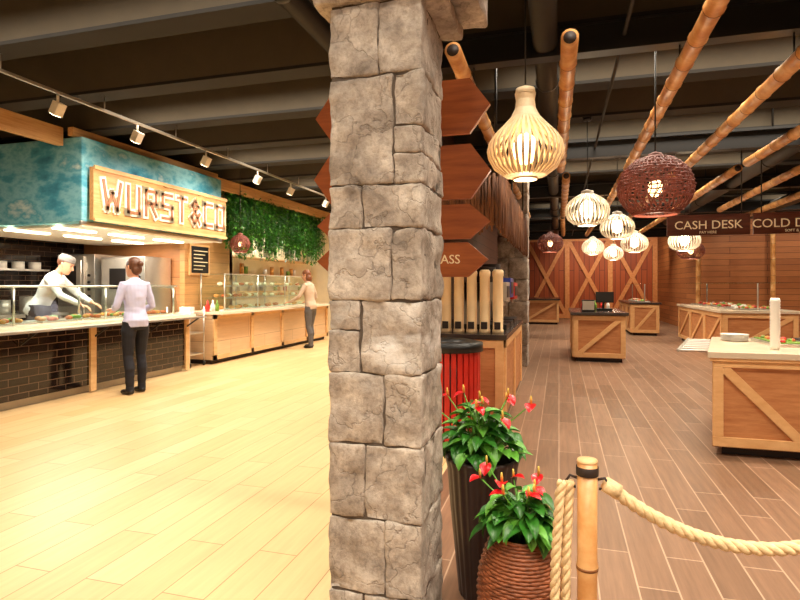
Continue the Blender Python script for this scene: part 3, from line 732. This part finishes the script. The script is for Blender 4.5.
# ---------------------------------------------------------------- islands
def frame_face(m,P,u,L_,z0,z1,w,off,diag):
    def pt(s,z): return (P[0]+u[0]*s+off[0]*.012,P[1]+u[1]*s+off[1]*.012,z)
    sd=(off[0],off[1],0)
    m.bar(pt(0,z1-w/2),pt(L_,z1-w/2),w,.024,'kioskF',sd); m.bar(pt(0,z0+w/2),pt(L_,z0+w/2),w,.024,'kioskF',sd)
    m.bar(pt(w/2,z0+w),pt(w/2,z1-w),w,.024,'kioskF',sd); m.bar(pt(L_-w/2,z0+w),pt(L_-w/2,z1-w),w,.024,'kioskF',sd)
    for a,b,za,zb in diag: m.bar(pt(a,za),pt(b,zb),w*.95,.02,'kioskF',sd)
m=MB(); poly=[(1.175,4.91),(2.95,4.91),(2.95,6.25),(1.56,6.25)]
m.prism(poly,.07,.78,'kiosk'); m.prism([(1.26,4.98),(2.9,4.98),(2.9,6.2),(1.62,6.2)],0,.07,'dark')
frame_face(m,(1.175,4.91),(1,0),1.775,.08,.78,.075,(0,-1),[(.08,.62,.70,.14),(.62,1.1,.14,.70),(1.16,1.7,.70,.14)])
m.prism([(1.13,4.86),(3,4.86),(3,6.3),(1.5,6.3)],.78,.83,'topw'); m.prism([(1.15,4.87),(2.99,4.87),(2.99,6.28),(1.53,6.28)],.755,.785,'kioskF')
for i in range(7):
    y_=5.2+.17*i; m.tube([(.98+.045*i,y_,.80),(1.3+.05*i,y_,.80)],.012,'steelb',8)
m.tube([(.98,5.18,.80),(1.28,6.27,.80)],.016,'steelb',8)
for i in range(4):
    x=1.75+i*.3; m.box(x,x+.26,5.35,5.95,.83,.86,'steel'); m.box(x+.02,x+.24,5.37,5.93,.855,.87,['food2','dark','food1','dark'][i])
    for k in range(14): m.ell((x+.04+random.random()*.18,5.4+random.random()*.5,.875),(.025,.03,.02),random.choice(['food1','food2','bread','red']),8)
m.obj('buffet_island',(2,5.5,0),.004)
m=MB()
m.lathe([(.001,0),(.03,0)]+[(.033+.006*(i%2),.02+i*.012) for i in range(32)]+[(.03,.42),(.001,.42)],(1.69,5.15,.832),'white',18)
m.obj('paper_cup_stack',(1.69,5.15,.832))
m=MB()
for i in range(5): m.lathe([(.001,0),(.07,0),(.12,.012),(.118,.016),(.001,.006)],(1.6,5.9,.832+i*.012),'white',24)
m.obj('plate_stack',(1.6,5.9,.832))
m=MB(); m.lathe([(.001,0),(.05,0),(.05,.12),(.02,.16),(.02,.2),(.001,.2)],(1.95,5.1,.832),'red',14); m.lathe([(.001,0),(.04,0),(.04,.14),(.015,.18),(.001,.2)],(2.1,5.12,.832),'bread',14)
m.obj('dressing_bottles',(2,5.1,.83))
def island(x0,x1,y0,y1,h,name,top='topst',diag=True,items=True):
    m=MB(); m.box(x0,x1,y0,y1,.07,h-.05,'kiosk'); m.box(x0+.05,x1-.05,y0+.05,y1-.05,0,.07,'dark'); m.box(x0-.05,x1+.05,y0-.05,y1+.05,h-.05,h,top)
    Lx=x1-x0; Ly=y1-y0
    frame_face(m,(x0,y0),(1,0),Lx,.08,h-.06,.08,(0,-1),[(.1,Lx-.1,.15,h-.13)])
    nseg=max(1,round(Ly/1.1))
    for i in range(nseg): frame_face(m,(x0,y0+Ly*(i+1)/nseg),(0,-1),Ly/nseg,.08,h-.06,.08,(-1,0),[(.1,Ly/nseg-.1,.15,h-.13)])
    if items:
        ny=int(Ly/.5)
        for i in range(ny):
            yy=y0+.15+i*.5; m.box(x0+.2,x1-.2,yy,yy+.38,h,h+.03,'steel')
            for k in range(16): m.ell((x0+.28+random.random()*(Lx-.56),yy+.05+random.random()*.28,h+.045),(.04,.04,.03),random.choice(['food1','food2','bread','red','white']),8)
        for yy in (y0+.1,y1-.1):
            m.cyl(((x0+x1)/2,yy,h),((x0+x1)/2,yy,h+.5),.015,'steel',n=8)
        m.box(x0+.1,x1-.1,y0+.08,y1-.08,h+.5,h+.512,'glass'); m.bar(((x0+x1)/2,y0+.1,h+.49),((x0+x1)/2,y1-.1,h+.49),.03,.03,'steel')
    return m.obj(name,((x0+x1)/2,(y0+y1)/2,0),.003)
island(.25,1.12,10.35,12.3,.88,'checkout_counter',items=False)
m=MB(); m.box(.4,.62,10.5,10.62,.882,1.1,'black'); m.box(.41,.61,10.49,10.5,.92,1.08,'steelb')
m.obj('napkin_dispenser',(.5,10.56,.88))
m=MB(); m.box(.68,.95,10.9,11.1,.882,.93,'black'); m.bar((.8,11,.93),(.8,10.98,1.1),.04,.03,'black'); m.box(.66,.98,10.93,10.97,1.04,1.24,'black'); m.box(.68,.96,10.925,10.93,1.06,1.22,'screen')
m.obj('cash_register',(.8,11,.88))
m=MB()
for i in range(5): m.lathe([(.001,0),(.035,0),(.035,.1),(.012,.14),(.012,.18),(.001,.18)],(.45+.12*i,11.6,.882),['red','bread','food2','red','white'][i],12)
m.obj('condiment_bottles',(.6,11.6,.88))
island(2.9,4.1,11.4,15.2,.9,'buffet_island','topw')
island(4.7,6.2,8.9,12.6,.9,'buffet_island','topw')
island(1.9,2.6,16.2,19,.9,'buffet_island','topst')
island(-1.2,.0,20.0,22.5,.9,'buffet_island','topst',items=False)

# ---------------------------------------------------------------- planters
def leafmesh(m,base,az,el,Ln,Wd,mat,droop=.5,fold=.25):
    n=7; d=Vector((math.cos(az),math.sin(az),0)); u=Vector((-math.sin(az),math.cos(az),0)); p=Vector(base); e=el; V=[];F=[]
    prof=(.55,.88,1.0,.95,.8,.58,.3,.02)
    for i in range(n+1):
        w=Wd*prof[i]
        dirv=d*math.cos(e)+Vector((0,0,1))*math.sin(e); up=d*-math.sin(e)+Vector((0,0,1))*math.cos(e)
        back=-dirv*(.16*Ln if i==0 else 0)
        V+=[p-u*w*.5+up*w*fold+back*.6,p-u*w*.27+up*w*fold*.35+back,p,p+u*w*.27+up*w*fold*.35+back,p+u*w*.5+up*w*fold+back*.6]
        p=p+dirv*Ln/n; e-=droop/n
    for i in range(n):
        for k in range(4): F.append((i*5+k,i*5+k+1,(i+1)*5+k+1,(i+1)*5+k))
    m.add(V,F,mat,True)
def anthurium(m,c,R,H,nl,nf,ph=0):
    cx,cy,cz=c
    for i in range(nl):
        a=2*pi*i*.618+random.uniform(-.3,.3); q=math.sqrt((i+.5)/nl); r=R*q*random.uniform(.8,1.1); z=cz+H*(1-.75*q*q)*random.uniform(.55,1.05)
        b=Vector((cx+r*.62*math.cos(a),cy+r*.62*math.sin(a),z)); s=Vector((cx+.03*math.cos(a),cy+.03*math.sin(a),cz-.01))
        mid=(b+s)/2+Vector((0,0,.03)); m.tube([s,mid,b],.003,'leaf2',5)
        leafmesh(m,b,a+random.uniform(-.9,.9),random.uniform(.0,.8)-.5*q,random.uniform(.065,.1),random.uniform(.045,.062),random.choice(['leaf','leaf','leaf2']),random.uniform(.5,1.6))
    for i in range(nf):
        a=2*pi*i/nf+random.uniform(-.3,.3)+ph; r=R*random.uniform(.3,1.0); z=cz+H*random.uniform(.85,1.3)
        b=Vector((cx+r*math.cos(a),cy+r*math.sin(a),z)); s=Vector((cx,cy,cz)); m.tube([s,(s+b)/2+Vector((0,0,.04)),b],.003,'leaf2',5)
        leafmesh(m,b,random.uniform(-2.9,-.3),random.uniform(-.5,.5),.052,.048,'flower',.9,.15)
        m.tube([b+Vector((0,0,.003)),b+Vector((0,-.008,.022)),b+Vector((0,-.014,.038))],[.005,.005,.003],'spadix',6)
m=MB(); c=(-.325,2.425,0)
m.lathe([(.001,0),(.095,0),(.1,.01),(.118,.2),(.138,.4),(.15,.56),(.158,.59),(.158,.605),(.145,.605),(.14,.56),(.001,.56)],c,'pot',96,rf=lambda a:1+.022*math.cos(a*24))
m.lathe([(.001,.566),(.139,.563)],c,'soil',24)
anthurium(m,(c[0],c[1],.57),.23,.26,110,10)
m.obj('potted_anthurium',c,fix=False)
m=MB(); c=(-.139,2.094,0)
prof=[(.09,0.0),(.125,.06),(.147,.14),(.152,.22),(.146,.29),(.126,.36),(.105,.405),(.102,.43)]
m.lathe([(.001,0)]+prof[:-1]+[(.096,.415),(.092,.38),(.001,.38)],c,'wickerb',48)
for i in range(37):
    z=.01+.42*i/36
    for (r0,z0),(r1,z1) in zip(prof,prof[1:]):
        if z0<=z<=z1: r=r0+(r1-r0)*(z-z0)/(z1-z0)
    m.tube([(c[0]+(r+.005*(1 if (q+i)%2 else -.2))*math.cos(2*pi*q/40),c[1]+(r+.005*(1 if (q+i)%2 else -.2))*math.sin(2*pi*q/40),z) for q in range(40)],.0065,'wickerb',6,closed=True)
m.lathe([(.001,.385),(.093,.382)],c,'soil',24)
anthurium(m,(c[0],c[1],.41),.18,.19,95,9,.4)
m.obj('potted_anthurium',c,fix=False)

# ---------------------------------------------------------------- rope barrier
def rope(m,pts,R=.0195):
    P=[Vector(p) for p in pts]; Ls=[0]
    for a,b in zip(P,P[1:]): Ls.append(Ls[-1]+(b-a).length)
    T=Ls[-1]; n=int(T/.006); Q=[]
    for i in range(n+1):
        s=T*i/n; j=0
        while j<len(Ls)-2 and Ls[j+1]<s: j+=1
        Q.append(P[j].lerp(P[j+1],(s-Ls[j])/(Ls[j+1]-Ls[j])))
    t0=(Q[1]-Q[0]).normalized(); r=Vector((0,1,0)) if abs(t0.y)<.8 else Vector((1,0,0)); N=r
    fr=[]
    for i in range(n+1):
        t=(Q[min(i+1,n)]-Q[max(i-1,0)]).normalized(); N=(N-t*N.dot(t)).normalized(); fr.append((N.copy(),t.cross(N)))
    for k in range(3):
        pp=[]
        for i in range(n+1):
            ph=2*pi*k/3+T*i/n*2*pi/.085; pp.append(Q[i]+(fr[i][0]*math.cos(ph)+fr[i][1]*math.sin(ph))*R*.5)
        m.tube(pp,R*.56,'rope',8)
def post(m,x,y):
    bamboo(m,(x,y,.012),(x,y,.87),.027,.27,18)
    m.lathe([(.001,.868),(.026,.868),(.028,.872),(.026,.878),(.001,.88)],(x,y,0),'woodL',18)
    m.lathe([(.0285,.835),(.0295,.836),(.0295,.858),(.0285,.859)],(x,y,0),'dark',20)
    m.lathe([(.001,0),(.15,0),(.15,.012),(.03,.02),(.001,.02)],(x,y,0),'black',32)
m=MB(); x,y=.074,1.583; post(m,x,y); post(m,.957,1.733)
for sx in (-1,1):
    m.tube([(x+sx*.027,y,.825),(x+sx*.045,y,.83),(x+sx*.055,y,.815),(x+sx*.045,y,.80),(x+sx*.03,y,.80)],.004,'dark',6)
A=Vector((x+.05,y,.812)); B=Vector((.957-.05,1.733,.812))
pts=[]
for i in range(41):
    t=i/40; p=A.lerp(B,t); p.z-=.155*4*t*(1-t); pts.append(p)
rope(m,pts,.0175)
m.tube([A+Vector((-.005,0,.003)),A+Vector((.03,.005,-.018))],.021,'rope',12)
for dx,dy,z in ((-.048,.0,.16),(-.072,-.012,.2)):
    pts=[(x+dx*.9,y+dy,.815),(x+dx,y+dy,.78),(x+dx*1.15,y+dy,.6),(x+dx*1.2,y+dy,.4),(x+dx*1.2,y+dy,z),]
    rope(m,pts,.0135)
m.obj('rope_barrier',(x,y,0))

# ---------------------------------------------------------------- lights
warm=(1,.885,.72)
for yy,w_ in ((-2.55,65),(-.35,52),(.75,50),(2.95,72),(5.15,98),(7.35,108),(9.55,112),(11.75,115),(13.95,115)): area((-3.4,yy,3.70),3.4,.25,w_,warm,spread=125)  # unseen fill added between the beams to light the left hall
for yy in (5.8,7.4): area((-6.6,yy,2.05),1.2,.8,55,(1,.94,.84),'canopy_lamp')
area((-6.7,11.8,2.9),.5,3.2,55,(1,.93,.8),'stall_lamp')
for yy,w_ in ((-2.55,95),(-.35,95),(.75,85),(2.95,100),(5.15,110),(7.35,110),(9.55,115),(11.75,115),(13.95,115),(16.15,115),(19.45,115),(22.2,115)): area((1.3,yy,3.70),3.6,.25,w_,warm,spread=125)  # same added fill over the right hall and behind the camera
for yy in (2.95,5.15,9.55,13.95): area((6,yy,3.70),3,.25,110,warm,spread=125)  # added fill for the far right side, no fixture modelled
spot((-.9,-1.6,3.1),(-.6,2.0,1.2),95,60,(1,.92,.82),.12)  # unseen spot added behind the camera to brighten the pillar
spot((.6,-1.6,3.1),(-.2,2.4,.9),80,60,(1,.92,.80),.12)  # second added spot behind the camera, lifts the pots
for x in (0,1.5,3): spot((x,21.2,3.2),(x,24,1.4),130,110,(1,.84,.6),.1)  # spots added to brighten the far wall
for x in (5,7): spot((x,14.6,3.2),(x,17,1.6),100,110,(1,.84,.6),.1)
w=bpy.data.worlds.new('World'); sc.world=w; w.use_nodes=True; w.node_tree.nodes['Background'].inputs[0].default_value=(1,.85,.65,1); w.node_tree.nodes['Background'].inputs[1].default_value=.3

# ---------------------------------------------------------------- camera
cam=bpy.data.cameras.new('cam'); co=bpy.data.objects.new('camera',cam); sc.collection.objects.link(co)
co.location=(0,0,1.35); co.rotation_euler=(pi/2,0,math.atan(159/550)); cam.sensor_width=36; cam.lens=24.75; cam.shift_y=-.0175; cam.clip_start=.05
sc.camera=co
